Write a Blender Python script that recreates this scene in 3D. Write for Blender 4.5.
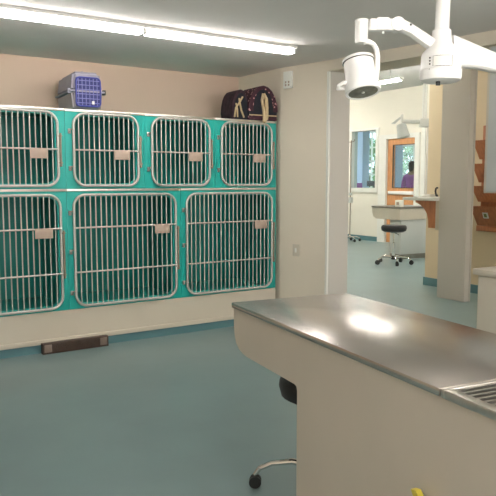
import bpy, bmesh, math, random
from mathutils import Vector, Matrix, Euler
random.seed(7)
R = math.radians
PI = math.pi
for o in list(bpy.data.objects): bpy.data.objects.remove(o)
S = bpy.context.scene
C = S.collection

# ------------------------------------------------------------------ camera, world, exposure
cd = bpy.data.cameras.new('camera'); cam = bpy.data.objects.new('camera', cd); C.objects.link(cam)
cd.sensor_width = 36; cd.sensor_fit = 'HORIZONTAL'; cd.lens = 36*660/496
cd.clip_start = .05; cd.clip_end = 200
cam.location = (0, 0, 1.3)
cam.rotation_euler = (R(90-5.7536), 0, R(-33.192))
S.camera = cam
w = bpy.data.worlds.new('world'); S.world = w; w.use_nodes = True
bg = w.node_tree.nodes['Background']
bg.inputs['Color'].default_value = (.80, .90, 1, 1); bg.inputs['Strength'].default_value = 3.0
S.view_settings.view_transform = 'Standard'
S.view_settings.look = 'None'
S.view_settings.exposure = .68
S.view_settings.gamma = 1
S.view_settings.use_curve_mapping = False
TUBE = 21.0        # glow of the room's fluorescent tubes
TUBE_FILL = 26.0  # unseen tubes added over and behind the exam table
TUBE_FAR = 85.0    # tubes in the next room

def daylight(name, loc, rot, sx, sy, power, col=(1, .98, .95)):  # unseen area light added in place of daylight
    l = bpy.data.lights.new(name, 'AREA'); l.shape = 'RECTANGLE'; l.size = sx; l.size_y = sy; l.energy = power; l.color = col
    o = bpy.data.objects.new(name, l); C.objects.link(o); o.location = loc; o.rotation_euler = rot; return o
# added unseen fill lights behind the viewer, one per room, standing for daylight 
daylight('window_daylight', (1.0, -2.44, 1.45), (R(102), 0, 0), 2.6, 1.3, 70)
daylight('window_daylight', (6.9, -2.44, 1.7), (R(90), 0, 0), 2.6, 1.6, 110)

# ------------------------------------------------------------------ materials
def mat(name, col, rough=.6, metal=0, noise=0, scale=8, bump=0, emit=0, spec=None, stretch=None, bscale=None, trans=0, detail=4):
    m = bpy.data.materials.new(name); m.use_nodes = True
    nt = m.node_tree; b = nt.nodes['Principled BSDF']
    b.inputs['Base Color'].default_value = (*col, 1)
    b.inputs['Roughness'].default_value = rough
    b.inputs['Metallic'].default_value = metal
    if spec is not None: b.inputs['Specular IOR Level'].default_value = spec
    if trans: b.inputs['Transmission Weight'].default_value = trans
    if emit:
        b.inputs['Emission Color'].default_value = (*col, 1); b.inputs['Emission Strength'].default_value = emit
    tc = nt.nodes.new('ShaderNodeTexCoord'); mp = nt.nodes.new('ShaderNodeMapping')
    nt.links.new(tc.outputs['Object'], mp.inputs['Vector'])
    if stretch: mp.inputs['Scale'].default_value = stretch
    n = nt.nodes.new('ShaderNodeTexNoise'); n.inputs['Scale'].default_value = scale; n.inputs['Detail'].default_value = detail
    nt.links.new(mp.outputs['Vector'], n.inputs['Vector'])
    if noise:
        r = nt.nodes.new('ShaderNodeValToRGB')
        r.color_ramp.elements[0].position = .3; r.color_ramp.elements[1].position = .7
        r.color_ramp.elements[0].color = (*[max(0, c*(1-noise)) for c in col], 1)
        r.color_ramp.elements[1].color = (*[min(1, c*(1+noise)) for c in col], 1)
        nt.links.new(n.outputs['Fac'], r.inputs['Fac']); nt.links.new(r.outputs['Color'], b.inputs['Base Color'])
    if bump:
        n2 = nt.nodes.new('ShaderNodeTexNoise'); n2.inputs['Scale'].default_value = bscale or scale*4
        nt.links.new(mp.outputs['Vector'], n2.inputs['Vector'])
        bp = nt.nodes.new('ShaderNodeBump'); bp.inputs['Strength'].default_value = bump; bp.inputs['Distance'].default_value = .01
        nt.links.new(n2.outputs['Fac'], bp.inputs['Height']); nt.links.new(bp.outputs['Normal'], b.inputs['Normal'])
    return m

M = dict(
    wall=mat('tan wall paint', (.66, .50, .395), .8, noise=.03, scale=2, bump=.05, bscale=60),
    wall_cream=mat('cream wall paint', (.69, .62, .51), .8, noise=.03, scale=2, bump=.05, bscale=60),
    wall_white=mat('off white wall paint', (.76, .73, .64), .8, noise=.02, scale=2),
    wall_yellow=mat('yellow wall paint', (.66, .55, .38), .8, noise=.03, scale=2),
    grey_paint=mat('grey trim paint', (.50, .475, .44), .6, noise=.02, scale=2),
    ceiling=mat('ceiling paint', (.82, .77, .745), .85, noise=.04, scale=1.2, bump=.08, bscale=40),
    ceiling_white=mat('white ceiling paint', (.62, .62, .60), .85, noise=.03, scale=1.2),
    floor=mat('teal vinyl', (.185, .262, .262), .32, noise=.06, scale=2.2, bump=.02, bscale=30, spec=.5),
    base=mat('blue cove base', (.09, .20, .225), .5, noise=.05, scale=5),
    plinth=mat('cream laminate', (.56, .51, .42), .5, noise=.03, scale=3),
    laminate=mat('beige laminate', (.54, .475, .395), .45, noise=.03, scale=3),
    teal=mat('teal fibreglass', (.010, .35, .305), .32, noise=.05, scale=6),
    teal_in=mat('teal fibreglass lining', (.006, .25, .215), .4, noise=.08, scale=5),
    silver=mat('brushed steel', (.62, .60, .56), .35, 1, noise=.06, scale=30),
    bar=mat('satin steel rod', (.50, .49, .46), .5, .6, noise=.05, scale=30),
    hinge=mat('worn steel hinge', (.33, .31, .28), .45, .8, noise=.15, scale=40),
    card=mat('taupe card plate', (.40, .31, .25), .5, noise=.05, scale=30),
    latch=mat('bronze latch', (.26, .21, .16), .4, .6, noise=.1, scale=30),
    steel=mat('worktop steel', (.62, .575, .54), .25, 1, noise=.07, scale=3, stretch=(1, 1, 1), bump=.025, bscale=9),
    steel_dark=mat('sink steel', (.30, .28, .25), .35, 1, noise=.08, scale=10),
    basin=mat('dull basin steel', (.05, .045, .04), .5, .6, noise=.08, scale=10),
    dark=mat('dark grey plastic', (.02, .02, .02), .5, noise=.1, scale=20),
    black=mat('black vinyl', (.010, .010, .011), .5, noise=.1, scale=20, bump=.05),
    chrome=mat('chrome', (.75, .74, .72), .12, 1, noise=.02, scale=20),
    white=mat('white enamel', (.85, .84, .82), .3, noise=.01, scale=5),
    white_trim=mat('white gloss trim', (.74, .74, .69), .4, noise=.02, scale=5),
    wood=mat('orange maple door', (.60, .29, .12), .45, noise=.14, scale=6, stretch=(6, 6, .8)),
    wood_dark=mat('red brown stained wood', (.45, .17, .07), .45, noise=.16, scale=8, stretch=(5, 5, 1)),
    brown=mat('brown grille', (.055, .032, .022), .5, noise=.2, scale=20),
    brown_end=mat('pale brown cap', (.20, .15, .12), .5, noise=.1, scale=20),
    carrier=mat('grey lilac plastic', (.34, .32, .40), .5, noise=.08, scale=12),
    carrier_low=mat('grey taupe plastic', (.33, .29, .31), .5, noise=.08, scale=12),
    blue=mat('blue violet plastic', (.055, .065, .32), .4, noise=.08, scale=12),
    blue_light=mat('lilac wire', (.20, .21, .50), .4, noise=.05, scale=12),
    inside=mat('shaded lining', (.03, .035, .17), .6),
    navy=mat('navy canvas', (.010, .011, .018), .85, noise=.2, scale=40, bump=.2, bscale=150),
    pocket=mat('maroon canvas', (.035, .014, .022), .85, noise=.5, scale=25),
    strap=mat('tan webbing', (.52, .40, .24), .8, noise=.1, scale=60, bump=.2, bscale=150),
    glass_dark=mat('lamp glass', (.20, .19, .15), .15, noise=.3, scale=25, spec=.6),
    bluecol=mat('pale blue paint', (.42, .52, .66), .6, noise=.05, scale=2),
    purple=mat('purple cloth', (.36, .09, .38), .85, noise=.1, scale=20),
    skin=mat('skin', (.30, .15, .10), .6, noise=.05, scale=20),
    hair=mat('dark hair', (.03, .02, .016), .7, noise=.3, scale=40),
    trousers=mat('dark trousers', (.03, .035, .05), .85, noise=.1, scale=20),
    leaf=mat('green leaf', (.10, .22, .06), .6, noise=.5, scale=3),
    bark=mat('bark', (.10, .07, .05), .9, noise=.2, scale=10),
    grass=mat('lawn', (.12, .22, .07), .9, noise=.2, scale=2),
    yellow=mat('yellow plastic', (.55, .45, .05), .45, noise=.05, scale=20),
    paper=mat('white paper', (.80, .79, .74), .7, noise=.02, scale=20),
    cab=mat('pale grey cabinet', (.50, .52, .50), .45, noise=.02, scale=3),
    green_print=mat('green print', (.22, .26, .10), .7),
)
def emis(name, col, s):
    m = bpy.data.materials.new(name); m.use_nodes = True; nt = m.node_tree
    b = nt.nodes['Principled BSDF']; b.inputs['Base Color'].default_value = (.8, .8, .8, 1)
    b.inputs['Emission Color'].default_value = (*col, 1); b.inputs['Emission Strength'].default_value = s
    n = nt.nodes.new('ShaderNodeTexNoise'); n.inputs['Scale'].default_value = 3
    r = nt.nodes.new('ShaderNodeMapRange'); r.inputs['To Min'].default_value = s*.96; r.inputs['To Max'].default_value = s*1.04
    nt.links.new(n.outputs['Fac'], r.inputs['Value']); nt.links.new(r.outputs['Result'], b.inputs['Emission Strength'])
    return m
M['tube'] = emis('fluorescent tube', (1, .96, .91), TUBE)
M['tube_near'] = emis('fluorescent tube above table', (1, .96, .91), TUBE_FILL)  # glow of the added, unseen pendant tubes
M['tube_far'] = emis('fluorescent tube next room', (1, .96, .88), TUBE_FAR)
def glass_mat():
    m = bpy.data.materials.new('window glass'); m.use_nodes = True; nt = m.node_tree
    for n in list(nt.nodes): nt.nodes.remove(n)
    out = nt.nodes.new('ShaderNodeOutputMaterial'); mix = nt.nodes.new('ShaderNodeMixShader')
    t = nt.nodes.new('ShaderNodeBsdfTransparent'); g = nt.nodes.new('ShaderNodeBsdfGlossy')
    t.inputs['Color'].default_value = (.90, .95, .95, 1); g.inputs['Roughness'].default_value = .02
    mix.inputs['Fac'].default_value = .07; nt.links.new(t.outputs[0], mix.inputs[1]); nt.links.new(g.outputs[0], mix.inputs[2])
    nt.links.new(mix.outputs[0], out.inputs['Surface'])
    return m
M['glass'] = glass_mat()
def floral():
    m = bpy.data.materials.new('floral cloth'); m.use_nodes = True; nt = m.node_tree; b = nt.nodes['Principled BSDF']
    b.inputs['Roughness'].default_value = .85
    tc = nt.nodes.new('ShaderNodeTexCoord'); v = nt.nodes.new('ShaderNodeTexVoronoi'); v.inputs['Scale'].default_value = 34
    nt.links.new(tc.outputs['Object'], v.inputs['Vector'])
    r = nt.nodes.new('ShaderNodeValToRGB'); e = r.color_ramp.elements
    e[0].position = .24; e[0].color = (.50, .26, .26, 1); e[1].position = .34; e[1].color = (.045, .012, .022, 1)
    nt.links.new(v.outputs['Distance'], r.inputs['Fac']); nt.links.new(r.outputs['Color'], b.inputs['Base Color'])
    return m
M['floral'] = floral()

# ------------------------------------------------------------------ mesh helpers
class MB:
    def __init__(s): s.bm = bmesh.new()
    def box(s, a, b, bev=0, seg=2):
        a, b = [min(p) for p in zip(a, b)], [max(p) for p in zip(a, b)]
        r = bmesh.ops.create_cube(s.bm, size=1); vs = r['verts']
        for v in vs:
            v.co = Vector([(a[i]+b[i])/2 + v.co[i]*(b[i]-a[i]) for i in range(3)])
        if bev:
            es = list({e for v in vs for e in v.link_edges})
            bmesh.ops.bevel(s.bm, geom=es, offset=bev, segments=seg, affect='EDGES', profile=.5)
        return s
    def cyl(s, p, q, r0, r1=None, n=20, cap=True):
        p, q = Vector(p), Vector(q); r1 = r0 if r1 is None else r1
        d = q-p; rot = d.to_track_quat('Z', 'Y').to_matrix().to_4x4()
        mtx = Matrix.Translation((p+q)/2) @ rot
        bmesh.ops.create_cone(s.bm, cap_ends=cap, segments=n, radius1=r0, radius2=r1, depth=d.length, matrix=mtx)
        return s
    def sph(s, c, r, sc=(1, 1, 1), n=16):
        m = Matrix.Translation(c) @ Matrix.Diagonal((*sc, 1))
        bmesh.ops.create_uvsphere(s.bm, u_segments=n, v_segments=max(6, n//2), radius=r, matrix=m); return s
    def tube(s, pts, r, n=10, closed=False):
        pts = [Vector(p) for p in pts]; N = len(pts); rings = []
        prev = None
        for i, p in enumerate(pts):
            if closed: t = pts[(i+1) % N]-pts[i-1]
            else: t = pts[min(i+1, N-1)]-pts[max(i-1, 0)]
            t.normalize()
            if prev is None:
                a = Vector((0, 0, 1)) if abs(t.z) < .9 else Vector((1, 0, 0)); x = t.cross(a).normalized()
            else:
                x = (prev - t*prev.dot(t)).normalized()
            prev = x; y = t.cross(x)
            rr = r[i] if isinstance(r, (list, tuple)) else r
            rings.append([s.bm.verts.new(p + x*rr*math.cos(2*PI*k/n) + y*rr*math.sin(2*PI*k/n)) for k in range(n)])
        for i in range(N if closed else N-1):
            A, B = rings[i], rings[(i+1) % N]
            for k in range(n):
                s.bm.faces.new((A[k], A[(k+1) % n], B[(k+1) % n], B[k]))
        if not closed:
            s.bm.faces.new(rings[0][::-1]); s.bm.faces.new(rings[-1])
        return s
    def prism(s, poly, lo, hi, axis='z'):
        def P(u, v, h):
            return {'z': (u, v, h), 'y': (u, h, v), 'x': (h, u, v)}[axis]
        A = [s.bm.verts.new(P(u, v, lo)) for u, v in poly]; B = [s.bm.verts.new(P(u, v, hi)) for u, v in poly]
        f = [s.bm.faces.new(A), s.bm.faces.new(B)]
        n = len(poly)
        for i in range(n): s.bm.faces.new((A[i], A[(i+1) % n], B[(i+1) % n], B[i]))
        return s
    def lathe(s, prof, c=(0, 0, 0), n=28, mtx=None):
        rings = []
        for r, z in prof:
            rings.append([s.bm.verts.new(Vector((c[0]+r*math.cos(2*PI*k/n), c[1]+r*math.sin(2*PI*k/n), c[2]+z))) for k in range(n)])
        for A, B in zip(rings, rings[1:]):
            for k in range(n): s.bm.faces.new((A[k], A[(k+1) % n], B[(k+1) % n], B[k]))
        if prof[0][0] > 1e-6: s.bm.faces.new(rings[0][::-1])
        if prof[-1][0] > 1e-6: s.bm.faces.new(rings[-1])
        return s
    def xf(s, m):
        bmesh.ops.transform(s.bm, matrix=m, verts=s.bm.verts); return s
    def build(s, name, m, parent=None, smooth=True, loc=None):
        bmesh.ops.remove_doubles(s.bm, verts=s.bm.verts, dist=1e-6)
        bmesh.ops.recalc_face_normals(s.bm, faces=s.bm.faces)
        me = bpy.data.meshes.new(name); s.bm.to_mesh(me); s.bm.free()
        me.materials.append(m)
        if smooth:
            for p in me.polygons: p.use_smooth = True
            try: me.set_sharp_from_angle(angle=R(35))
            except Exception: pass
        o = bpy.data.objects.new(name, me); C.objects.link(o)
        if parent: o.parent = parent
        if loc: o.location = loc
        return o

def tag(o, label=None, cat=None, group=None, kind=None):
    if label: o['label'] = label
    if cat: o['category'] = cat
    if group: o['group'] = group
    if kind: o['kind'] = kind
    return o
def thing(name, label, cat, loc=(0, 0, 0), rz=0, group=None):
    o = bpy.data.objects.new(name, None); C.objects.link(o); o.empty_display_size = .1
    o.location = loc; o.rotation_euler = (0, 0, rz)
    return tag(o, label, cat, group)
def struct(name, mb, m, label=None):
    o = mb.build(name, m, smooth=False); o['kind'] = 'structure'
    if label: o['label'] = label
    return o
def copy_tree(o, parent=None):
    c = o.copy(); C.objects.link(c)
    if parent: c.parent = parent
    for ch in list(o.children):
        if ch.name in C.objects and ch is not c: copy_tree(ch, c)
    return c
def rrect(x0, z0, x1, z1, r, k=6):
    pts = []
    for cx, cz, a in ((x1-r, z0+r, -90), (x1-r, z1-r, 0), (x0+r, z1-r, 90), (x0+r, z0+r, 180)):
        for i in range(k+1):
            t = R(a+90*i/k); pts.append((cx+r*math.cos(t), cz+r*math.sin(t)))
    return pts

# ------------------------------------------------------------------ the shell
CE, CE2 = 2.328, 3.2
FR = 4.975     # front plane of the kennels
struct('floor', MB().box((-2.4, -2.7, -.1), (14.0, 17.2, 0)), M['floor'])
struct('wall_back', MB().box((-2.4, 5.66, 0), (3.6, 5.80, CE)), M['wall'], 'tan wall above the kennels')
struct('wall_left', MB().box((-2.4, -2.7, 0), (-2.2, 5.66, CE)), M['wall_cream'])
struct('wall_front', MB().box((-2.2, -2.7, 0), (10.2, -2.5, CE2)), M['wall_cream'])
struct('wall_partition', MB().prism([(3.59, 13), (3.59, 5.66), (3.614, 4.975), (3.728, 4.44), (3.95, 4.44), (3.95, 13)], 0, CE2),
       M['wall_cream'], 'cream wall right of the kennels')
struct('wall_right', MB().prism([(3.97, 2.76), (3.97, -2.5), (4.15, -2.5), (4.15, 2.76)], 0, CE2), M['wall_cream'])
struct('wall_header', MB().prism([(3.728, 4.44), (3.97, 2.76), (4.25, 2.76), (4.06, 4.44)], 2.235, CE2), M['wall_cream'],
       'low header over the wide opening')
struct('ceiling', MB().prism([(-2.4, -2.7), (4.02, -2.7), (4.02, 2.76), (3.84, 4.44), (3.65, 4.975), (3.65, 5.8), (-2.4, 5.8)], CE, CE+.1), M['ceiling'])
struct('ceiling_far', MB().box((3.8, -2.7, CE2), (10.4, 13.2, CE2+.1)), M['ceiling_white'])
struct('trim_1', MB().box((3.722, 4.43, 0), (3.742, 4.455, 2.235)), M['white_trim'], 'white corner trim on the left jamb')
struct('wall_jamb', MB().box((3.742, 4.425, 0), (3.958, 4.44, 2.235)), M['grey_paint'], 'grey painted jamb at the left of the opening')
struct('wall_far', MB().box((10.2, -2.7, 0), (10.35, 9.37, CE2)).box((10.2, 9.37, 2.2), (10.35, 10.24, CE2))
       .box((10.2, 10.24, 0), (10.35, 10.52, CE2)).box((10.2, 10.52, 0), (10.35, 11.30, 1.16)).box((10.2, 10.52, 2.41), (10.35, 11.30, CE2))
       .box((10.2, 11.30, 0), (10.35, 13.2, CE2)), M['wall_white'], 'off white wall holding the wooden door')
struct('wall_end', MB().box((3.6, 13, 0), (10.2, 13.2, CE2)), M['wall_white'])
struct('wall_middle', MB().box((6.4, -2.5, 0), (6.55, 5.70, CE2)), M['wall_yellow'], 'yellow wall behind the grey pillar')
struct('wall_pier', MB().box((5.81, 4.62, 0), (5.89, 4.994, CE2), .006), M['grey_paint'], 'grey pillar between the opening and the yellow wall')
struct('trim_2', MB().box((5.888, 4.612, 0), (5.905, 4.66, CE2)), M['grey_paint'])
struct('baseboard_middle', MB().box((6.385, -2.5, 0), (6.40, 5.71, .10)).box((6.385, 5.70, 0), (6.55, 5.712, .10)), M['base'])
struct('baseboard_far', MB().box((10.185, 10.26, 0), (10.2, 13, .10)).box((10.185, 5.5, 0), (10.2, 9.30, .10)), M['base'])
struct('baseboard_partition', MB().prism([(3.601, 4.975), (3.714, 4.44), (3.728, 4.44), (3.614, 4.975)], 0, .10), M['base'])
struct('baseboard_left', MB().box((-2.2, -2.5, 0), (-2.185, 5.66, .10)), M['base'])
# grey reveal right of the door
struct('trim_3', MB().box((10.17, 9.02, 0), (10.2, 9.10, 2.5)), M['grey_paint'])
struct('trim_4', MB().box((10.175, 9.14, 0), (10.2, 9.24, 3.19)), M['white_trim'])

# far window
wn = struct('window_1', MB().box((10.17, 10.44, 1.06), (10.36, 11.38, 1.16)).box((10.17, 10.44, 2.41), (10.36, 11.38, 2.45))
            .box((10.175, 10.45, 1.16), (10.355, 10.53, 2.41)).box((10.175, 11.29, 1.16), (10.355, 11.37, 2.41)), M['white_trim'], 'interior window left of the wooden door')
MB().box((10.26, 10.52, 1.15), (10.268, 11.3, 2.42)).build('pane', M['glass'], wn, False)
# door
dr = struct('door_1', MB().box((10.16, 10.20, 0), (10.36, 10.42, 2.28)).box((10.16, 9.28, 0), (10.36, 9.40, 2.28))
            .box((10.16, 9.4, 2.19), (10.36, 10.20, 2.28)), M['white_trim'], 'wooden door with a glazed upper half')
lf = MB().box((10.22, 9.40, .01), (10.265, 10.20, 1.17)).box((10.22, 9.40, 2.06), (10.265, 10.20, 2.19)) \
    .box((10.22, 10.03, 1.17), (10.265, 10.20, 2.06)).box((10.22, 9.40, 1.17), (10.265, 9.415, 2.06)).build('door_leaf', M['wood'], dr, False)
MB().box((10.24, 9.41, 1.16), (10.247, 10.04, 2.07)).build('pane', M['glass'], lf, False)
MB().box((10.195, 10.025, 1.165), (10.222, 10.04, 2.065)).box((10.195, 9.41, 2.05), (10.222, 10.04, 2.065)).box((10.195, 9.41, 1.165), (10.222, 10.04, 1.175)).build('glazing_bead', M['brown'], lf, False)
MB().box((10.16, 9.43, 1.03), (10.222, 10.13, 1.10), .01).build('push_bar', M['white'], dr)

# room beyond the door, with daylight windows
struct('wall_beyond_left', MB().box((10.35, 17.0, 0), (14.0, 17.2, 3.0)), M['wall_white'])
struct('wall_beyond_right', MB().box((10.35, 6.8, 0), (14.0, 7.0, 3.0)), M['wall_white'])
struct('ceiling_beyond', MB().box((10.3, 6.8, 3.0), (14.0, 17.2, 3.1)), M['ceiling_white'])
bays = [(7.2, 9.6), (9.8, 12.2), (12.4, 13.75), (14.0, 15.5), (15.7, 16.9)]
wb = MB().box((13.8, 7, 0), (13.95, 17, .65)).box((13.8, 7, 2.78), (13.95, 17, 3.0))
ed = [7.0]+[v for b in bays for v in b]+[17.0]
for a, b in zip(ed[::2], ed[1::2]): wb.box((13.8, a, .65), (13.95, b, 2.78))
struct('wall_beyond', wb, M['wall_white'])
k = 2
for y, y1 in bays:
    m = MB().box((13.84, y, .65), (13.9, y1, .71)).box((13.84, y, 2.72), (13.9, y1, 2.78)).box((13.84, y, .65), (13.9, y+.06, 2.78)).box((13.84, y1-.06, .65), (13.9, y1, 2.78))
    n = 3 if y1-y < 2 else 5
    for i in range(1, n): yy = y+(y1-y)*i/n; m.box((13.85, yy-.02, .7), (13.89, yy+.02, 2.73))
    for i in range(1, 5): zz = .7+2.0*i/5; m.box((13.85, y, zz-.02), (13.89, y1, zz+.02))
    wn = struct('window_%d' % k, m, M['white_trim']); k += 1
    MB().box((13.868, y, .66), (13.874, y1, 2.77)).build('pane', M['glass'], wn, False)
for n, (y, w_) in enumerate(((13.66, .26), (12.42, .26))):
    struct('trim_%d' % (5+n), MB().box((12.6, y-w_/2, 0), (12.6+w_, y+w_/2, 3.0), .01), M['bluecol'], 'pale blue post beyond the glass')
struct('window_7', MB().box((-.35, -2.50, .72), (2.35, -2.45, .80)).box((-.35, -2.50, 2.10), (2.35, -2.45, 2.18))
       .box((-.35, -2.50, .80), (-.27, -2.45, 2.10)).box((2.27, -2.50, .80), (2.35, -2.45, 2.10)), M['white_trim'])  # made-up frame on solid wall, added around the main room's fill light
struct('window_8', MB().box((5.52, -2.50, .80), (8.28, -2.45, .88)).box((5.52, -2.50, 2.52), (8.28, -2.45, 2.60))
       .box((5.52, -2.50, .88), (5.60, -2.45, 2.52)).box((8.20, -2.50, .88), (8.28, -2.45, 2.52)), M['white_trim'])  # made-up frame on solid wall, added around the next room's fill light

# outdoors
struct('ground', MB().box((13.96, -5, -.12), (40, 45, -.02)), M['grass'])
def shrub(x, y, r, h, label):
    t = thing('shrub', label, 'shrub', (x, y, -.02), 0, 'shrubs outside the windows')
    MB().cyl((0, 0, 0), (0, 0, h*.5), .07, .04).build('stem', M['bark'], t)
    bm = MB()
    for i in range(1300):
        u = random.uniform(-1, 1); a = random.uniform(0, 2*PI); q = random.uniform(.55, 1)**.5*math.sqrt(1-u*u)
        p = Vector((r*q*math.cos(a), r*q*math.sin(a), h*.55+h*.45*u))
        n = Vector((random.gauss(0, 1), random.gauss(0, 1), random.gauss(0, 1))).normalized()
        e = n.orthogonal().normalized(); f = n.cross(e); s = random.uniform(.06, .13)
        vs = [bm.bm.verts.new(p+e*s), bm.bm.verts.new(p+f*s*.5+n*s*.15), bm.bm.verts.new(p-e*s), bm.bm.verts.new(p-f*s*.5+n*s*.15)]
        bm.bm.faces.new(vs)
    bm.build('foliage', M['leaf'], t, False)
for i, (x, y, r, h) in enumerate([(17.6, 19.2, 1.2, 3.0), (17.4, 16.6, 1.1, 2.7), (20.4, 18.2, 1.2, 3.2), (17.8, 13.9, 1.1, 2.5), (20.6, 21.6, 1.3, 3.2)]):
    shrub(x, y, r, h, 'leafy green shrub outside the daylight windows beyond the door wall')

# ------------------------------------------------------------------ fluorescent fixtures
def fixture(label, mkey, x, y, z, L, group, axis=0):
    t = thing('ceiling_light', label, 'ceiling light', (x, y, z), axis, group)
    MB().box((-L/2, -.06, -.022), (L/2, .06, 0), .003).box((-L/2, -.036, -.056), (-L/2+.015, .036, -.01), .003).box((L/2-.015, -.036, -.056), (L/2, .036, -.01), .003).build('housing', M['white'], t)
    MB().box((-L/2+.015, -.032, -.056), (L/2-.015, .032, -.0225), .008).build('diffuser', M[mkey], t)
    return t
fixture('long lit fluorescent ceiling light ending near the pet carrier bag', 'tube', 2.51, 4.16, CE, 1.25, 'fluorescent lights before the kennels')
fixture('long lit fluorescent ceiling light at the upper left corner', 'tube', 1.258, 4.16, CE, 1.25, 'fluorescent lights before the kennels')
def pendant(label, x, y, z, L):  # unseen hung tubes added to brighten the ceiling
    t = thing('pendant_light', label, 'pendant light', (x, y, z), 0, 'hung fluorescent lights behind the viewer')
    MB().box((-L/2, -.02, -.02), (L/2, .02, .02), .003).box((-L/2, -.05, -.05), (-L/2+.015, .05, .05), .003).box((L/2-.015, -.05, -.05), (L/2, .05, .05), .003).build('housing', M['white'], t)
    for sg in (-1, 1):
        MB().cyl((-L/2+.015, 0, sg*.036), (L/2-.015, 0, sg*.036), .015, n=12).build('tube', M['tube_near'], t)
        MB().cyl((sg*L*.4, 0, .0), (sg*L*.4, 0, CE-z), .005, n=8).build('hanger', M['white'], t)
for x, y in ((1.0, .9), (2.9, .1), (.3, -1.2), (2.5, -1.4), (-1.2, 2.2)):
    pendant('lit double fluorescent light hung below the ceiling behind the viewer', x, y, 2.02, 1.25)
def hung(label, x, y, z, L, rz):
    t = fixture(label, 'tube_far', x, y, z, L, 'fluorescent lights in the next room', rz)
    for s in (-1, 1): MB().cyl((s*L*.35, 0, 0), (s*L*.35, 0, CE2-z), .006, n=8).build('hanger', M['white'], t)
hung('lit fluorescent light in the next room beside the lamp head', 8.03, 8.55, 2.98, 1.6, PI/2)
hung('lit fluorescent light before the wall with the wooden door', 9.0, 5.9, 3.1, 1.25, PI/2)  # extra lamp added out of sight to brighten the next room
hung('lit fluorescent light beyond the cream wall, near the far window', 8.6, 11.6, 3.1, 1.25, PI/2)  # added behind the partition, out of view, to lift the far room's brightness
hung('lit fluorescent light over the corridor beside the right wall', 5.4, 1.6, 3.1, 1.25, PI/2)
hung('lit fluorescent light deep in the next room', 6.2, 10.6, 3.1, 1.25, PI/2)
hung('lit fluorescent light before the yellow wall', 5.2, 6.6, 3.1, 1.25, PI/2)

# ------------------------------------------------------------------ kennels
def kennel_base():
    t = thing('plinth', 'long cream plinth under the teal kennels', 'plinth', (-1.0, FR, 0))
    MB().box((0, 0, .10), (4.56, .66, .31)).build('plinth_panel', M['plinth'], t, False)
    MB().box((0, -.012, .066), (4.56, .03, .102), .004).build('edge_strip', M['plinth'], t)
    MB().box((0, 0, 0), (4.56, .6, .066)).build('cove_base', M['base'], t, False)
    return t
kennel_base()

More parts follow.
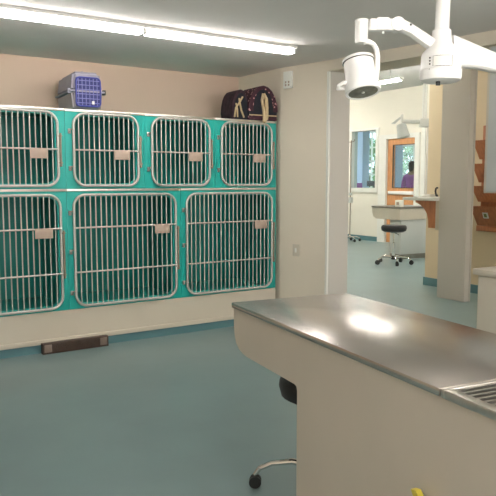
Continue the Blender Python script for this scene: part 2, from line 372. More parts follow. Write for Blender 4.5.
def kennel(x0, x1, z0, z1, dx0, dx1, dz0, dz1, rails, hinges, latch, step):
    """local x from 0, front at y=0, base at z=0"""
    W, H, D = x1-x0, z1-z0, .665
    a0, a1, b0, b1 = dx0-x0, dx1-x0, dz0-z0, dz1-z0
    t = thing('kennel', '', 'kennel', (x0, FR, z0))
    # shell: front plate with a rounded opening, lining, outer skin
    q = MB(); bm = q.bm; g = .001
    outer = [(g, 0), (W-g, 0), (W-g, H), (g, H)]
    inner = rrect(a0+.018, b0+.018, a1-.018, b1-.018, .075)
    vo = [bm.verts.new((x, 0, z)) for x, z in outer]; vi = [bm.verts.new((x, 0, z)) for x, z in inner]
    eo = [bm.edges.new((vo[i], vo[(i+1) % 4])) for i in range(4)]
    ei = [bm.edges.new((vi[i], vi[(i+1) % len(vi)])) for i in range(len(vi))]
    bmesh.ops.triangle_fill(bm, edges=eo+ei, use_beauty=True)
    vb = [bm.verts.new((x, .03, z)) for x, z in inner]
    n = len(vi)
    for i in range(n): bm.faces.new((vi[i], vi[(i+1) % n], vb[(i+1) % n], vb[i]))
    vk = [bm.verts.new((x, D, z)) for x, z in outer]
    for i in range(4): bm.faces.new((vo[i], vo[(i+1) % 4], vk[(i+1) % 4], vk[i]))
    bm.faces.new(vk)
    bmesh.ops.recalc_face_normals(bm, faces=bm.faces)
    me = bpy.data.meshes.new('shell'); bm.to_mesh(me); bm.free(); me.materials.append(M['teal'])
    o = bpy.data.objects.new('shell', me); C.objects.link(o); o.parent = t
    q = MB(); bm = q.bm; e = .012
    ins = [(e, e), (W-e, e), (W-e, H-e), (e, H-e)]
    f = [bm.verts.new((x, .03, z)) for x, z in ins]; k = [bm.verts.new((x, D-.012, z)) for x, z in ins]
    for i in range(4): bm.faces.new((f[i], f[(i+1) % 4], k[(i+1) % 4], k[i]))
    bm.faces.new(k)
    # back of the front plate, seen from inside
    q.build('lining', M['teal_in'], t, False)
    # steel strip along the top edge
    MB().box((g, -.008, H-.016), (W-g, .004, H+.002), .002).build('edge_strip', M['silver'], t)
    # door
    y = -.016
    d = MB().tube([(x, y, z) for x, z in rrect(a0, b0, a1, b1, .09, 8)], .0105, 10, True).build('door', M['bar'], t)
    nb = int(round((a1-a0)/step))-1
    proto = None
    for i in range(nb):
        x = a0+(a1-a0)*(i+1)/(nb+1)
        dd = 0
        for ex in (x-a0, a1-x):
            if ex < .09: dd = .09-math.sqrt(max(0, .09**2-(.09-ex)**2))
        L = (b1-dd)-(b0+dd)
        if dd == 0 and proto is not None:
            c = proto.copy(); C.objects.link(c); c.parent = d; c.location = (x, y, b0)
        else:
            c = MB().cyl((0, 0, dd), (0, 0, dd+L), .0050, n=8).build('bar', M['bar'], d, loc=(x, y, b0))
            if dd == 0: proto = c
    for z in rails:
        MB().cyl((a0, y-.008, z-z0), (a1, y-.008, z-z0), .0068, n=10).build('cross_rail', M['bar'], d)
    for z in hinges:
        MB().box((a0-.040, -.012, z-z0-.018), (a0-.018, 0, z-z0+.018), .003).cyl((a0-.03, -.014, z-z0+.012), (a0+.004, -.018, z-z0+.012), .005, n=8) \
            .sph((a0-.03, -.016, z-z0), .007, n=8).build('hinge', M['hinge'], d)
    l0, l1 = latch
    MB().cyl((a1+.019, -.022, l0-z0), (a1+.019, -.022, l1-z0), .0075, n=10).cyl((a1-.004, -.02, l0-z0+.02), (a1+.032, -.02, l0-z0+.02), .006, n=8) \
        .cyl((a1-.004, -.02, l1-z0-.02), (a1+.032, -.02, l1-z0-.02), .006, n=8).sph((a1+.019, -.022, l0-z0), .0105, n=8).build('latch', M['latch'], d)
    rz = rails[0]-z0; cw = (.200, .066) if H > .8 else (.212, .080)
    MB().box((a1-cw[0], -.036, rz-.070), (a1-cw[1], -.028, rz+.006), .003).build('card_holder', M['card'], d)
    return t
top_spec = dict(z0=1.2445, z1=1.843, dz0=1.268, dz1=1.815, rails=[1.540], hinges=(1.68, 1.40), latch=(1.42, 1.66), step=.0405)
bot_spec = dict(z0=.312, z1=1.241, dz0=.335, dz1=1.198, rails=[.945, .60], hinges=(1.06, .76, .44), latch=(.57, .93), step=.0425)
xs = [-.35, .30, .95, 1.603, 2.252, 2.912, 3.562]
names = [None, None, 'teal upper kennel with barred door at the left edge', 'teal upper kennel with barred door, below the plastic carrier',
         'teal upper kennel with barred door, between carrier and fabric bag', 'teal upper kennel with barred door, below the fabric bag']
names = ['teal upper kennel with barred door beyond the left edge', 'teal upper kennel with barred door, second beyond the left edge'] + names[2:]
for i in range(1, 6):
    t = kennel(xs[i], xs[i+1], dx0=xs[i]+.062, dx1=xs[i+1]-.060, **top_spec)
    tag(t, names[i], group='upper row of kennels')
xb = [-.35, .62, 1.603, 2.576, 3.562]
nb = [None, 'wide teal lower kennel at the left edge of the row', 'wide teal lower kennel, middle of the three seen', 'wide teal lower kennel nearest the cream wall']
for i in range(1, 4):
    t = kennel(xb[i], xb[i+1], dx0=xb[i]+.050, dx1=xb[i+1]-.055, **bot_spec)
    tag(t, nb[i], group='lower row of kennels')

# brown toe-kick grille
t = thing('floor_vent', 'low brown vent grille with pale ends at the foot of the plinth', 'vent', (1.37, FR-.012, 0))
q = MB().box((0, -.05, .0), (.52, -.001, .082), .003); q.build('casing', M['brown'], t)
for a in (.012, .450): MB().box((a, -.054, .014), (a+.058, -.048, .072), .002).build('end_cap', M['brown_end'], t)
q = MB()
for i in range(7): q.box((.076, -.053, .014+i*.0088), (.446, -.048, .018+i*.0088))
q.build('louvres', M['brown'], t, False)

# ------------------------------------------------------------------ plastic carrier on top
TOPZ = 1.847
t = thing('pet_carrier', 'grey plastic pet carrier with blue wire door on the kennels', 'pet carrier', (1.690, 5.06, TOPZ), R(-4))
W, L, H = .25, .48, .30
def shell(z0, z1, w0, w1, e0, e1, bev):
    m = MB(); bm = m.bm
    A = [bm.verts.new((sx*w0/2+W/2, y, z0)) for sx, y in ((-1, e0), (1, e0), (1, L-e0), (-1, L-e0))]
    B = [bm.verts.new((sx*w1/2+W/2, y, z1)) for sx, y in ((-1, e1), (1, e1), (1, L-e1), (-1, L-e1))]
    for i in range(4): bm.faces.new((A[i], A[(i+1) % 4], B[(i+1) % 4], B[i]))
    bm.faces.new(A[::-1]); bm.faces.new(B)
    bmesh.ops.bevel(bm, geom=list(bm.edges), offset=bev, segments=3, affect='EDGES')
    return m
shell(0.006, .150, W*.86, W, .012, 0, .018).build('lower_shell', M['carrier_low'], t)
shell(.150, H, W, W*.84, 0, .014, .022).build('upper_shell', M['carrier'], t)
MB().box((-.012, -.008, .141), (W+.012, L+.008, .155), .004).build('rim', M['carrier'], t)
d = MB().tube([(x, -.012, z) for x, z in rrect(.034, .034, W-.026, H-.048, .03, 5)], .0065, 8, True).build('door', M['blue'], t)
q = MB()
for i in range(6): x = .052+i*(W-.104)/5; q.cyl((x, -.012, .036), (x, -.012, H-.05), .0028, n=6)
for i in range(6): z = .058+i*(H-.13)/5; q.cyl((.036, -.012, z), (W-.028, -.012, z), .0028, n=6)
q.build('door_grid', M['blue_light'], d)
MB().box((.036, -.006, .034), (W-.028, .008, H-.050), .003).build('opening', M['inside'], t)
for x in (-.014, W+.014):
    MB().box((x-.012, .01, .130), (x+.012, .045, .168), .004).build('latch', M['dark'] if x > 0 else M['carrier'], t)
MB().tube([(W/2, .12, H-.005), (W/2, .13, H+.012), (W/2, .28, H+.012), (W/2, .29, H-.005)], .009, 8).build('handle', M['carrier'], t)
MB().box((W*.62, -.016, .05), (W*.70, -.008, .075), .002).build('sticker', M['paper'], t)

# ------------------------------------------------------------------ fabric carrier bag
t = thing('fabric_pet_bag', 'dark domed fabric pet carrier bag with pink floral trim and tan straps', 'pet bag', (3.115, 4.995, TOPZ), R(-3))
def dome(w, h, r, n=10):
    p = [(.008, .012), (.018, 0), (w-.018, 0), (w-.008, .012)]
    for i in range(n+1):
        a = PI*i/n; p.append((w/2+w/2*math.cos(a), (h-r)+r*math.sin(a)))
    return p
W, H = .30, .305
q = MB().prism([(x+.155, z) for x, z in dome(W, H, .225)], 0, .25, 'y'); q.build('body', M['navy'], t)
# floral band over the crown and along the bottom
p = dome(W, H, .225)
q = MB(); bm = q.bm
arc = [(x+.155, z) for x, z in p[4:]]
ring = []
for x, z in arc:
    d = Vector((x-(.155+W/2), z-(H-.225))); d.normalize()
    ring.append([bm.verts.new((x+d.x*.004, -.006, z+d.y*.004)), bm.verts.new((x+d.x*.004, .256, z+d.y*.004)), bm.verts.new((x-d.x*.045, -.006, z-d.y*.030))])
for a, b in zip(ring, ring[1:]):
    bm.faces.new((a[0], b[0], b[1], a[1])); bm.faces.new((a[0], a[2], b[2], b[0]))
q.build('floral_crown', M['floral'], t)
MB().box((.158, -.006, .004), (.452, .252, .040), .004).build('floral_hem', M['floral'], t)
MB().box((.158, -.009, .040), (.452, -.003, .050), .001).build('piping', M['strap'], t)
q = MB()
q.tube([(.30, -.012, .235), (.285, -.016, .18), (.30, -.016, .10), (.300, -.03, .03), (.285, -.05, -.02)], .013, 6)
q.tube([(.30, -.012, .235), (.325, -.02, .19), (.330, -.022, .11), (.318, -.04, .02), (.285, -.05, -.02)], .017, 6)
q.build('hanging_strap', M['strap'], t)
# side pocket lobe
Wp, Hp = .17, .265
MB().prism([(x, z) for x, z in dome(Wp+.01, Hp, .20)], .03, .24, 'y').build('end_pocket', M['pocket'], t)
MB().prism([(x+.02, z) for x, z in dome(Wp-.03, Hp-.03, .18)], .022, .04, 'y').build('mesh_panel', M['navy'], t)
q = MB()
q.tube([(.02, .015, .02), (.03, .01, .10), (.075, .008, .16), (.10, .012, .20)], .008, 6)
q.tube([(.115, .015, .02), (.085, .008, .08), (.070, .008, .14), (.065, .012, .185)], .008, 6)
q.tube([(.05, .015, .02), (.045, .01, .09), (.03, .008, .14)], .007, 6)
q.build('pocket_straps', M['strap'], t)

# ------------------------------------------------------------------ wall plates on the cream wall
def wp(name, label, y, z, w, h, group=None):
    # the wall runs from (3.614,4.975) to (3.745,4.36)
    f = (4.975-y)/.615; x = 3.614+.131*f
    t = thing(name, label, name.replace('_', ' '), (x-.001, y, z), math.atan2(-.615, .131))
    return t
t = wp('wall_socket', 'white wall box with two sockets high on the cream wall', 4.88, 2.20, .06, .09)
MB().box((-.05, -.022, -.065), (.05, .001, .085), .003).build('box', M['white_trim'], t)
q = MB()
for sx in (-1, 1):
    for sz in (0, 1): q.box((sx*.018-.008, -.026, -.045+sz*.026), (sx*.018+.008, -.0215, -.027+sz*.026), .002)
q.build('socket_slots', M['card'], t)
t = wp('light_switch', 'small cream switch plate low on the cream wall', 4.78, .675, .06, .09)
MB().box((-.038, -.008, -.055), (.038, 0, .055), .003).build('plate', M['plinth'], t)
MB().box((-.01, -.012, -.02), (.01, -.006, .02), .002).build('toggle', M['white_trim'], t)

# ------------------------------------------------------------------ exam table in front
A = (1.425, 2.305, 0); TW = .565; TH = .80
t = thing('exam_table', 'stainless topped beige exam table with wire rack sink in the foreground', 'exam table', A, R(-8.2))
prof = [(0, TH-.014), (-.001, .70), (-.006, .665), (-.022, .635), (-.050, .615), (-.085, .604), (-.13, .60), (-.52, .60), (-.534, .596), (-.54, .58), (-.54, 0),
        (-2.4, 0), (-2.4, TH-.014)]
prof = [(y-.008, z) for y, z in prof]
q = MB().prism(prof[:11]+[(-1.262, 0), (-1.262, TH-.014)], .008, TW-.008, 'x'); q.build('body', M['laminate'], t)
q = MB().box((.008, -2.4, 0), (.022, -1.262, TH-.014)).box((TW-.022, -2.4, 0), (TW-.008, -1.262, TH-.014)).box((.022, -2.4, 0), (TW-.022, -2.386, TH-.014))
q.build('sink_cabinet', M['laminate'], t, False)
MB().box((0, -1.265, TH-.022), (TW, .0, TH), .0035).build('worktop', M['steel'], t)
# sink section
y0, y1 = -1.269, -2.4; rim = .030
q = MB().box((0, y0, TH-.022), (TW, y0-.012, TH), .003).box((0, y1, TH-.022), (TW, y1+rim, TH), .003) \
    .box((0, y0-.011, TH-.022), (rim, y1+rim, TH), .003).box((TW-rim, y0-.011, TH-.022), (TW, y1+rim, TH), .003)
q.build('sink_rim', M['silver'], t)
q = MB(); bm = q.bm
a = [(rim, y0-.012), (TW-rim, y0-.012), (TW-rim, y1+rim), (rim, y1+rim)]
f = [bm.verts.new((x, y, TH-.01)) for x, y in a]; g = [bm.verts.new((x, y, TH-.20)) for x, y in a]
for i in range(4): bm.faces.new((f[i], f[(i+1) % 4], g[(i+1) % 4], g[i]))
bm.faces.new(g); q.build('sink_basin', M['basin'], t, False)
q = MB(); nbar = 48
for i in range(nbar):
    y = y0-.020-(abs(y1-y0)-.055)*i/(nbar-1)
    q.box((rim-.004, y-.0042, TH-.009), (TW-rim+.004, y+.0042, TH-.002))
q.cyl((TW*.5, y0-.01, TH-.012), (TW*.5, y1+rim, TH-.012), .004, n=8)
q.build('wire_rack', M['silver'], t, False)
# yellow clip on the table side
t = thing('yellow_hook', 'small yellow plastic hook on the side of the exam table', 'hook', (1.246, 1.095, .505), R(-8.2))
MB().prism([(.03, .012), (.012, .016), (-.03, -.02), (-.05, -.06), (-.02, -.06), (.015, -.01)], -.016, .001, 'x').build('hook', M['yellow'], t)

# ------------------------------------------------------------------ stools
def stool(label, loc, rz, zs, rs, ts, rl, rc, back=False, group='wheeled stools'):
    t = thing('wheeled_stool', label, 'stool', loc, rz, group)
    MB().lathe([(0, zs-ts), (rs*.75, zs-ts), (rs*.95, zs-ts*.8), (rs, zs-ts*.45), (rs*.98, zs-ts*.2), (rs*.9, zs-.004), (rs*.6, zs), (0, zs+.001)]).build('seat', M['black'], t)
    MB().lathe([(.0, .13), (.024, .13), (.024, zs*.55), (.016, zs*.56), (.016, zs-ts-.02), (.05, zs-ts-.015), (.06, zs-ts), (0, zs-ts)]).build('gas_lift', M['chrome'], t)
    MB().tube([(.02, 0, zs-ts-.02), (rs*.6, 0, zs-ts-.035), (rs*.95, 0, zs-ts-.06)][::1], .006, 8).build('lever', M['black'], t)
    MB().lathe([(0, .075), (.034, .075), (.038, .10), (.030, .135), (0, .135)]).build('hub', M['dark'], t)
    for i in range(5):
        a = 2*PI*i/5; c, s = math.cos(a), math.sin(a)
        pts = [(.02*c, .02*s, .105), (rl*.45*c, rl*.45*s, .122), (rl*.75*c, rl*.75*s, .110), (rl*.93*c, rl*.93*s, .085), (rl*c, rl*s, .055)]
        lg = MB().tube(pts, [.014, .013, .012, .011, .010], 10).build('leg', M['chrome'], t)
        cx, cy = rl*c, rl*s
        MB().cyl((cx-.016*s-.004*s, cy+.016*c, rc), (cx-.004*s, cy+.004*c, rc), rc, n=18).cyl((cx+.004*s, cy-.004*c, rc), (cx+.018*s, cy-.018*c, rc), rc, n=18) \
            .cyl((cx, cy, rc), (cx, cy, .06), .008, n=8).box((cx-.014, cy-.014, rc*1.1), (cx+.014, cy+.014, rc*2.15), .005).build('caster', M['dark'], lg)
    return t
stool('black stool under the overhang of the foreground exam table', (1.725, 2.065, 0), R(284), .50, .185, .10, .285, .026)
stool('round black stool on chrome base in front of the far exam table', (7.60, 7.42, 0), R(20), .62, .20, .11, .28, .035)

# ------------------------------------------------------------------ far exam table
t = thing('exam_table', 'grey topped exam table in the next room behind the round stool', 'exam table', (8.10, 7.78, 0), R(-4))
MB().prism([(0, .85), (0, .66), (.60, .66), (.68, .70), (.71, .78), (.71, .85)], 0, .80, 'x').build('cantilever', M['plinth'], t)
MB().box((.05, .02, .08), (.72, .30, .66), .01).build('pedestal', M['cab'], t)
MB().box((.06, .03, 0), (.71, .29, .08)).build('toe_kick', M['steel_dark'], t)
MB().box((-.01, -.01, .85), (.81, .72, .88), .006).build('worktop', M['steel_dark'], t)
t = thing('white_box', 'small white box on the far exam table', 'box', (8.16, 7.83, .88), R(10))
MB().box((0, 0, 0), (.10, .11, .11), .006).build('carton', M['paper'], t)
MB().box((-.002, .03, .03), (.001, .08, .08)).build('label_panel', M['card'], t)

# ------------------------------------------------------------------ shelf with bracket, by the grey pillar
t = thing('wall_shelf', 'white shelf on a curved brown wood bracket beside the grey pillar', 'shelf', (5.83, 5.0, 1.085))
MB().box((-.10, 0, 0), (.40, .47, .035), .006).build('shelf_board', M['white_trim'], t)
br = [(.06, 0), (.36, 0), (.36, -.025), (.29, -.05), (.23, -.09), (.185, -.15), (.165, -.22), (.16, -.31), (.06, -.31)]
MB().prism(br, 0, .04, 'x').build('bracket', M['wood_dark'], t)
MB().box((-.0, .0, -.33), (.06, .062, .0), .002).build('cleat', M['plinth'], t)
t = thing('paper_stack', 'small stack of white paper on the white shelf', 'paper', (5.90, 5.20, 1.12), R(8))
for i in range(3): MB().box((0, 0, i*.012), (.14, .11, i*.012+.010), .002).build('sheet', M['paper'], t)
t = thing('headset', 'small black curled headset hanging on the pillar edge above the shelf', 'headset', (5.80, 5.012, 1.18), 0)
MB().tube([(-.0, .0, -.045), (0, .008, -.03), (0, .022, -.02), (0, .030, .01), (0, .025, .04), (0, .012, .05), (0, 0, .048)], .011, 8).build('band', M['black'], t)
MB().sph((0, .016, -.03), .014).build('ear_piece', M['black'], t)

# ------------------------------------------------------------------ wooden wall files on the yellow wall
t = thing('wooden_wall_rack', 'stack of brown wooden file pockets on the yellow wall', 'wall rack', (6.40, 4.93, .77))
yA, yB = 0, -.42
MB().box((-.018, yB+.04, 0), (0, yA-.045, 1.16), .003).build('back_board', M['wood_dark'], t)
for i, (z0, hh, dp) in enumerate(((.03, .22, .125), (.30, .18, .12), (.52, .21, .12), (.78, .21, .12))):
    q = MB(); a0, a1 = yA-.035, yB+.035
    # a box that flares outwards and sideways towards its open top
    bm = q.bm; T = .012
    lo = [(-.018, a0), (-.050, a0), (-.050, a1), (-.018, a1)]; hi = [(-.018, yA), (-.018-dp, yA), (-.018-dp, yB), (-.018, yB)]
    L_ = [bm.verts.new((x, y, z0)) for x, y in lo]; H_ = [bm.verts.new((x, y, z0+hh)) for x, y in hi]
    li = [(-.022, a0-T), (-.040, a0-T), (-.040, a1+T), (-.022, a1+T)]; hi2 = [(-.022, yA-T), (-.018-dp+T, yA-T), (-.018-dp+T, yB+T), (-.022, yB+T)]
    L2 = [bm.verts.new((x, y, z0+T)) for x, y in li]; H2 = [bm.verts.new((x, y, z0+hh)) for x, y in hi2]
    for e in range(4):
        f = (e+1) % 4
        bm.faces.new((L_[e], L_[f], H_[f], H_[e])); bm.faces.new((L2[e], L2[f], H2[f], H2[e])); bm.faces.new((H_[e], H_[f], H2[f], H2[e]))
    bm.faces.new(L_); bm.faces.new(L2)
    q.build('file_pocket', M['wood_dark'], t, False)
MB().box((-.050, yB+.02, -.035), (0, yA-.02, .028), .004).build('bottom_rail', M['wood_dark'], t)
lean = math.atan2(.093, .22)
cd_ = MB().box((-.004, -.035, -.035), (.002, .035, .035)).build('label_card', M['paper'], t, loc=(-.112, -.19, .150)); cd_.rotation_euler = (0, -lean, 0)
MB().box((-.006, -.018, -.020), (-.003, .018, .022)).build('print', M['green_print'], cd_)

# ------------------------------------------------------------------ counter and cabinet at the right edge
t = thing('counter_unit', 'cream base unit with worktop at the right edge, before the yellow wall', 'counter', (3.62, 2.80, 0), 0)
MB().box((.015, -1.6, .08), (.33, -.02, .69)).build('cabinet_body', M['plinth'], t, False)
for i in range(3): MB().box((.0, -.035-.5*i, .10), (.016, -.025-.5*(i+1), .68), .003).build('cabinet_door', M['plinth'], t)
MB().box((-.02, -1.6, .69), (.345, 0, .73), .006).build('worktop', M['plinth'], t)
MB().box((.05, -1.6, 0), (.33, -.03, .08)).build('toe_kick', M['base'], t)
t = thing('wall_cabinet', 'pale grey wall cabinet with cream edge at the right edge, above the counter', 'cabinet', (3.65, 2.745, 1.225))
MB().box((.0, -1.5, 0), (.315, .03, .93), .003).build('carcass', M['plinth'], t)
for i in range(3): MB().box((-.018, -.0-.5*i, .008), (.0, -.49-.5*i, .922), .003).build('cabinet_door', M['cab'], t)
t = thing('tap', 'chrome tap with dark handle on the cream counter at the right edge', 'tap', (3.78, 2.63, .73))
MB().lathe([(0, 0), (.026, 0), (.026, .012), (.014, .02), (.012, .05), (0, .05)]).build('tap_base', M['chrome'], t)
MB().tube([(0, 0, .04), (0, 0, .24), (0, -.02, .30), (0, -.07, .32), (0, -.12, .29), (0, -.125, .25)], .009, 10).build('spout', M['chrome'], t)
MB().tube([(0, 0, .05), (-.015, .03, .06), (-.02, .055, .03), (-.02, .06, .01)], .008, 8).build('handle', M['black'], t)

# ------------------------------------------------------------------ surgical lamp
fwd = Vector((math.sin(R(33.192)), math.cos(R(33.192)), 0)); rt = Vector((math.cos(R(33.192)), -math.sin(R(33.192)), 0)); upv = Vector((0, 0, 1))
hub = Vector((2.098, 1.815, 0))
def build_lamp():
    t = thing('surgical_lamp', 'white ceiling mounted surgical lamp with jointed arm above the steel table', 'surgical lamp', (hub.x, hub.y, CE), R(-33.192))
    # local frame: +x = to the right seen from the doorway side, +y = away, z relative to the ceiling
    Z = lambda z: z-CE
    def s(y): return 1.3 + (181.5-y)/663*2.6 + .0   # height at the lamp's distance
    px = lambda x: (x-441.5)/660*2.6
    MB().lathe([(0, 0), (.09, 0), (.09, -.012), (.05, -.05), (.03, -.06), (0, -.06)][::-1]).build('ceiling_rose', M['white'], t)
    MB().cyl((0.008, 0, -.02), (0.0, 0, Z(s(36))), .0275).build('pole', M['white'], t)
    MB().lathe([(0, Z(s(82))), (.060, Z(s(82))), (.078, Z(s(80))), (.081, Z(s(77))), (.081, Z(s(70))), (.0775, Z(s(69.5))), (.0765, Z(s(56))), (.072, Z(s(53))), (.060, Z(s(49.5))),
                (.044, Z(s(44.5))), (.038, Z(s(41))), (.036, Z(s(31))), (.030, Z(s(30))), (0, Z(s(30)))], n=40).build('hub', M['white'], t)
    MB().cyl((px(437), -.03, Z(s(86))), (px(437), -.03, Z(s(81))), .009, n=12).build('screw', M['black'], t)
    # control panel on the hub
    q = MB(); bm = q.bm
    ang = [R(-128+i*9) for i in range(7)]
    lo = [bm.verts.new((.0785*math.cos(a), .0785*math.sin(a), Z(s(68.5)))) for a in ang]
    hi = [bm.verts.new((.0785*math.cos(a), .0785*math.sin(a), Z(s(58.5)))) for a in ang]
    for i in range(6): bm.faces.new((lo[i], lo[i+1], hi[i+1], hi[i]))
    pn = q.build('control_panel', M['paper'], t)
    pts = [Vector((.0788*math.cos(a), .0788*math.sin(a), Z(s(68.5)))) for a in ang]+[Vector((.0788*math.cos(a), .0788*math.sin(a), Z(s(58.5)))) for a in ang[::-1]]
    MB().tube(pts, .0009, 6, True).build('panel_border', M['dark'], pn)
    for zz in (60, 63, 66, 71):
        a = R(-138); MB().sph((.078*math.cos(a), .078*math.sin(a), Z(s(zz))), .0035, n=8).build('button', M['dark'], t)
    # right-hand arm, leaving the frame
    q = MB()
    n = 6; top = [(px(452), s(36)), (px(475), s(45.5)), (px(496), s(54)), (px(560), s(68)), (px(620), s(78))]
    bot = [(px(452), s(66)), (px(475), s(68)), (px(496), s(72)), (px(560), s(80)), (px(620), s(88))]
    bm = q.bm; rings = []
    for (x, zt), (_, zb) in zip(top, bot):
        hw = .030
        rings.append([bm.verts.new((x, y, Z(z))) for y, z in ((-hw, zb+.008), (-hw, zt-.008), (-hw+.01, zt), (hw-.01, zt), (hw, zt-.008), (hw, zb+.008), (hw-.01, zb), (-hw+.01, zb))])
    for a, b in zip(rings, rings[1:]):
        for i in range(8): bm.faces.new((a[i], a[(i+1) % 8], b[(i+1) % 8], b[i]))
    bm.faces.new(rings[0]); bm.faces.new(rings[-1])
    ar = q.build('arm', M['white'], t)
    MB().cyl((px(622), 0, Z(s(95))), (px(622), 0, Z(s(70))), .032).build('joint', M['white'], ar)
    # left-hand arm up to the joint
    q = MB(); bm = q.bm; rings = []
    for x, zt, zb in ((px(436), s(41), s(53)), (px(424), s(33), s(46)), (px(410), s(24.5), s(36)), (px(400), s(19.5), s(32)), (px(394), s(19), s(31))):
        hw = .022
        rings.append([bm.verts.new((x, y, Z(z))) for y, z in ((-hw, zb+.006), (-hw, zt-.006), (-hw+.008, zt), (hw-.008, zt), (hw, zt-.006), (hw, zb+.006), (hw-.008, zb), (-hw+.008, zb))])
    for a, b in zip(rings, rings[1:]):
        for i in range(8): bm.faces.new((a[i], a[(i+1) % 8], b[(i+1) % 8], b[i]))
    bm.faces.new(rings[0]); bm.faces.new(rings[-1])
    ar = q.build('arm', M['white'], t)
    MB().cyl((px(409), -.024, Z(s(26.5))), (px(409), -.019, Z(s(26.5))), .0045, n=10).build('screw', M['black'], ar)
    MB().cyl((px(396.5), -.027, Z(s(25.5))), (px(396.5), .027, Z(s(25.5))), .0265).build('joint', M['white'], t)
    MB().box((px(369), -.021, Z(s(31.5))), (px(396), .021, Z(s(20))), .006).box((px(376), -.0235, Z(s(30.5))), (px(388), .0235, Z(s(19))), .004).build('link_arm', M['white'], t)
    MB().sph((px(383), 0, Z(s(33))), .006, n=8).build('set_screw', M['white'], t)
    sw = MB().lathe([(0, Z(s(43.5))), (.022, Z(s(43.5))), (.025, Z(s(42.5))), (.025, Z(s(23))), (.027, Z(s(22.5))), (.027, Z(s(21))), (.022, Z(s(20))), (0, Z(s(20)))], c=(px(361.5), 0, 0))
    sw.build('swivel', M['white'], t)
    pts = []
    for x, y in ((364, 41.5), (369, 42), (373.5, 44.5), (376.5, 49), (378, 56), (378, 66), (377, 76), (374, 82)): pts.append((px(x), 0, Z(s(y))))
    MB().tube(pts, [.013, .011, .010, .010, .010, .010, .011, .013], 12).build('yoke', M['white'], t)
    # lamp head, tilted to the table
    c = Vector((px(361.2), -.0, Z(s(76))))
    tilt = Matrix.Translation(c) @ Euler((R(-16), R(-7), 0)).to_matrix().to_4x4()
    k = 2.6/660
    h = MB().lathe([(0, 20*k), (13*k, 19.6*k), (15.6*k, 18.6*k), (16.2*k, 17.2*k), (16.2*k, 15.8*k), (15.2*k, 15.4*k), (15.4*k, 2*k), (16.6*k, -4*k), (17.4*k, -10*k), (18*k, -16*k),
                    (17.4*k, -17.4*k), (15*k, -17.4*k), (14.8*k, -16.2*k), (0, -16.2*k)], n=40).xf(tilt).build('lamp_head', M['white'], t)
    MB().lathe([(15.9*k, 15.9*k), (15.9*k, 15.2*k), (15.0*k, 15.0*k)], n=40).xf(tilt).build('seam', M['dark'], h)
    MB().lathe([(14.7*k, -17.1*k), (8*k, -16.7*k), (0, -16.5*k)], n=40).xf(tilt).build('lens', M['glass_dark'], h)
    MB().lathe([(0, -18*k), (1.4*k, -18*k), (1.8*k, -16.5*k), (0, -16.5*k)], n=14).xf(tilt).build('bulb_cap', M['silver'], h)
    hp = [(px(349), -.02, Z(s(83.5))), (px(343), -.03, Z(s(83))), (px(338.5), -.025, Z(s(86))), (px(338), -.01, Z(s(88.5))), (px(343), .0, Z(s(88))), (px(350), .0, Z(s(86.5)))]
    MB().tube(hp, [.008, .0075, .007, .007, .0075, .009], 8).build('grip', M['white'], t)
    return t
build_lamp()

# ------------------------------------------------------------------ second lamp, next room
t = thing('surgical_lamp', 'small grey white surgical lamp on a thin rod in front of the wooden door', 'surgical lamp', (7.80, 7.05, CE2), R(-33.192))
k = 10/663
Z = lambda y: (1.3+(181.5-y)*k)-CE2
X = lambda x: (x-423.6)*k
MB().cyl((0, 0, 0), (0, 0, Z(120)), .022, n=14).build('pole', M['white_trim'], t)
MB().box((X(419.5), -.06, Z(127)), (X(428.5), .06, Z(118.5)), .012).build('hub', M['white_trim'], t)
MB().cyl((X(420), 0, Z(121.5)), (X(401.5), 0, Z(121.3)), .030, n=12).build('arm', M['white_trim'], t)
MB().cyl((X(401.5), 0, Z(124.5)), (X(401.5), 0, Z(114.5)), .022, n=12).build('joint', M['white_trim'], t)
MB().prism([(X(391), Z(123.5)), (X(399.5), Z(117)), (X(400.5), Z(118.2)), (X(395), Z(123.6))], -.02, .02, 'y').build('balance_arm', M['cab'], t)
h = MB().lathe([(0, .10), (.06, .10), (.075, .08), (.08, 0), (.095, -.08), (.098, -.10), (.085, -.10)], n=24).xf(Matrix.Translation((X(402.5), 0, Z(130.5))) @ Euler((R(-8), R(-12), 0)).to_matrix().to_4x4()).build('lamp_head', M['cab'], t)
MB().lathe([(.085, -.098), (0, -.08)], n=24).xf(Matrix.Translation((X(402.5), 0, Z(130.5))) @ Euler((R(-8), R(-12), 0)).to_matrix().to_4x4()).build('lens', M['glass_dark'], h)

# ------------------------------------------------------------------ drip stand
t = thing('drip_stand', 'thin steel drip stand on wheels left of the far window', 'drip stand', (9.72, 10.80, 0))
MB().cyl((0, 0, .10), (0, 0, 2.18), .012, n=10).build('pole', M['latch'], t)
MB().tube([(0, -.0, 2.14), (0, .16, 2.16), (0, .17, 2.20)], .008, 8).tube([(0, 0, 2.14), (0, -.10, 2.16), (0, -.11, 2.20)], .008, 8).build('hooks', M['latch'], t)
MB().box((-.035, -.04, .84), (.035, .04, .96), .008).box((-.03, -.03, 1.0), (.03, .03, 1.06), .006).build('clamp', M['cab'], t)
MB().lathe([(0, .08), (.03, .08), (.03, .12), (.015, .14), (0, .14)]).build('hub', M['chrome'], t)
for i in range(5):
    a = 2*PI*i/5-.55; c, s_ = math.cos(a), math.sin(a)
    lg = MB().tube([(0, 0, .10), (.14*c, .14*s_, .105), (.22*c, .22*s_, .07)], .011, 8).build('leg', M['chrome'], t)
    MB().sph((.22*c, .22*s_, .032), .032, n=12).build('caster', M['dark'], lg)

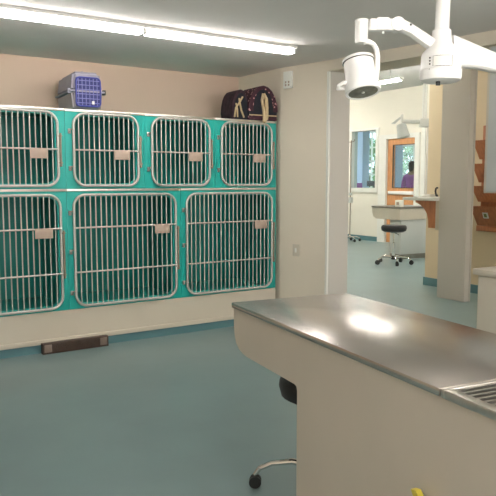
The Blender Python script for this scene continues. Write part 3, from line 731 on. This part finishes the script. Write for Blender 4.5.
# ------------------------------------------------------------------ reception desk and person beyond the glass
t = thing('desk', 'low grey desk seen through the far window', 'desk', (11.7, 11.9, 0))
MB().box((0, 0, 1.08), (.7, 2.0, 1.12), .008).build('desk_top', M['cab'], t)
for x in (.05, .62):
    for y in (.05, 1.9): MB().box((x, y, 0), (x+.05, y+.05, 1.08)).build('leg', M['dark'], t)
MB().box((.62, .1, .3), (.65, 1.9, 1.08)).build('modesty_panel', M['cab'], t)
for i, (y, lab, m_) in enumerate(((12.45, 'dark monitor on the desk behind the far window, nearer the door', 'dark'), (13.2, 'purple box file on the desk behind the far window', 'purple'))):
    t = thing('monitor' if i == 0 else 'box_file', lab, 'monitor' if i == 0 else 'box', (12.0, y, 1.12), R(10))
    if i == 0:
        MB().box((-.01, -.22, .06), (.02, .22, .20), .006).build('screen', M[m_], t); MB().box((-.06, -.08, 0), (.08, .08, .012), .003).box((0, -.02, 0), (.02, .02, .08)).build('foot', M['dark'], t)
    else:
        MB().box((-.10, -.20, 0), (.10, .20, .14), .008).build('box_body', M[m_], t); MB().box((-.104, -.06, .03), (-.098, .06, .10)).build('spine_label', M['paper'], t)

def skin_mesh(name, verts, edges, m, parent, root=0, sub=2):
    me = bpy.data.meshes.new(name); me.from_pydata([v[:3] for v in verts], edges, []); me.materials.append(m)
    o = bpy.data.objects.new(name, me); C.objects.link(o); o.parent = parent
    md = o.modifiers.new('skin', 'SKIN'); md.use_smooth_shade = True
    for i, v in enumerate(verts):
        r = v[3]; me.skin_vertices[0].data[i].radius = (r if not isinstance(r, tuple) else r[0], r if not isinstance(r, tuple) else r[1])
        me.skin_vertices[0].data[i].use_root = (i == root)
    sb = o.modifiers.new('sub', 'SUBSURF'); sb.levels = sub; sb.render_levels = sub
    return o
t = thing('person', 'person in a purple top standing behind the door glass', 'person', (12.3, 11.45, 0), R(110))
# faces local -y
B = [(0, 0, .98, (.15, .11)), (0, 0, 1.15, (.13, .10)), (0, 0, 1.34, (.16, .11)), (0, 0, 1.45, (.09, .08)), (0, 0, 1.53, .055), (0, -.01, 1.60, .06), (0, -.015, 1.68, (.078, .095)), (0, -.005, 1.76, .055)]
E_ = [(i, i+1) for i in range(7)]
def add(v, frm):
    B.append(v); E_.append((frm, len(B)-1)); return len(B)-1
for s_ in (-1, 1):
    a = add((s_*.17, 0, 1.40, .060), 3); a = add((s_*.215, .01, 1.15, .045), a); a = add((s_*.22, -.06, .93, .036), a); a = add((s_*.215, -.09, .85, .030), a)
    h0 = a
    a = add((s_*.21, -.10, .79, (.038, .022)), h0)
    for kf, ln in ((-.030, .070), (-.010, .082), (.010, .078), (.028, .062)):
        f = add((s_*.205, -.10+kf, .75, .009), a); add((s_*.200, -.11+kf, .75-ln*.9, .007), f)
    f = add((s_*.19, -.135, .80, .011), h0); add((s_*.18, -.15, .76, .009), f)
    a = add((s_*.095, 0, .90, .092), 0); a = add((s_*.10, -.005, .50, .062), a); a = add((s_*.10, .01, .10, .042), a); a = add((s_*.105, -.10, .035, .036), a); add((s_*.11, -.16, .03, .028), a)
body = skin_mesh('body', B, E_, M['skin'], t)
# clothes
V = [(0, 0, .95, (.165, .125)), (0, 0, 1.15, (.145, .115)), (0, 0, 1.34, (.175, .125)), (0, 0, 1.45, (.105, .09))]
Ee = [(0, 1), (1, 2), (2, 3)]
for s_ in (-1, 1):
    n_ = len(V); V += [(s_*.175, 0, 1.40, .072), (s_*.215, .01, 1.17, .060), (s_*.218, 0, 1.10, .056)]; Ee += [(3, n_), (n_, n_+1), (n_+1, n_+2)]
skin_mesh('shirt', V, Ee, M['purple'], t)
V = [(0, 0, .98, (.15, .115))]; Ee = []
for s_ in (-1, 1):
    n_ = len(V); V += [(s_*.095, 0, .88, .105), (s_*.10, -.005, .50, .078), (s_*.10, .01, .09, .062)]; Ee += [(0, n_), (n_, n_+1), (n_+1, n_+2)]
skin_mesh('trousers', V, Ee, M['trousers'], t)
MB().sph((0, .015, 1.705), .10, (.86, 1.0, 1.05), 20).sph((0, .07, 1.62), .06, (1.1, .7, 1.3), 14).build('hair', M['hair'], t)
for s_ in (-1, 1):
    MB().sph((s_*.032, -.102, 1.69), .011, n=10).build('eye', M['hair'], t)
    MB().sph((s_*.080, -.005, 1.675), .022, (.4, .8, 1.2), 10).build('ear', M['skin'], t)
MB().sph((0, -.115, 1.655), .014, (.8, 1, 1.3), 10).build('nose', M['skin'], t)
MB().sph((0, -.100, 1.615), .018, (1.3, .5, .4), 10).build('mouth', M['purple'], t)
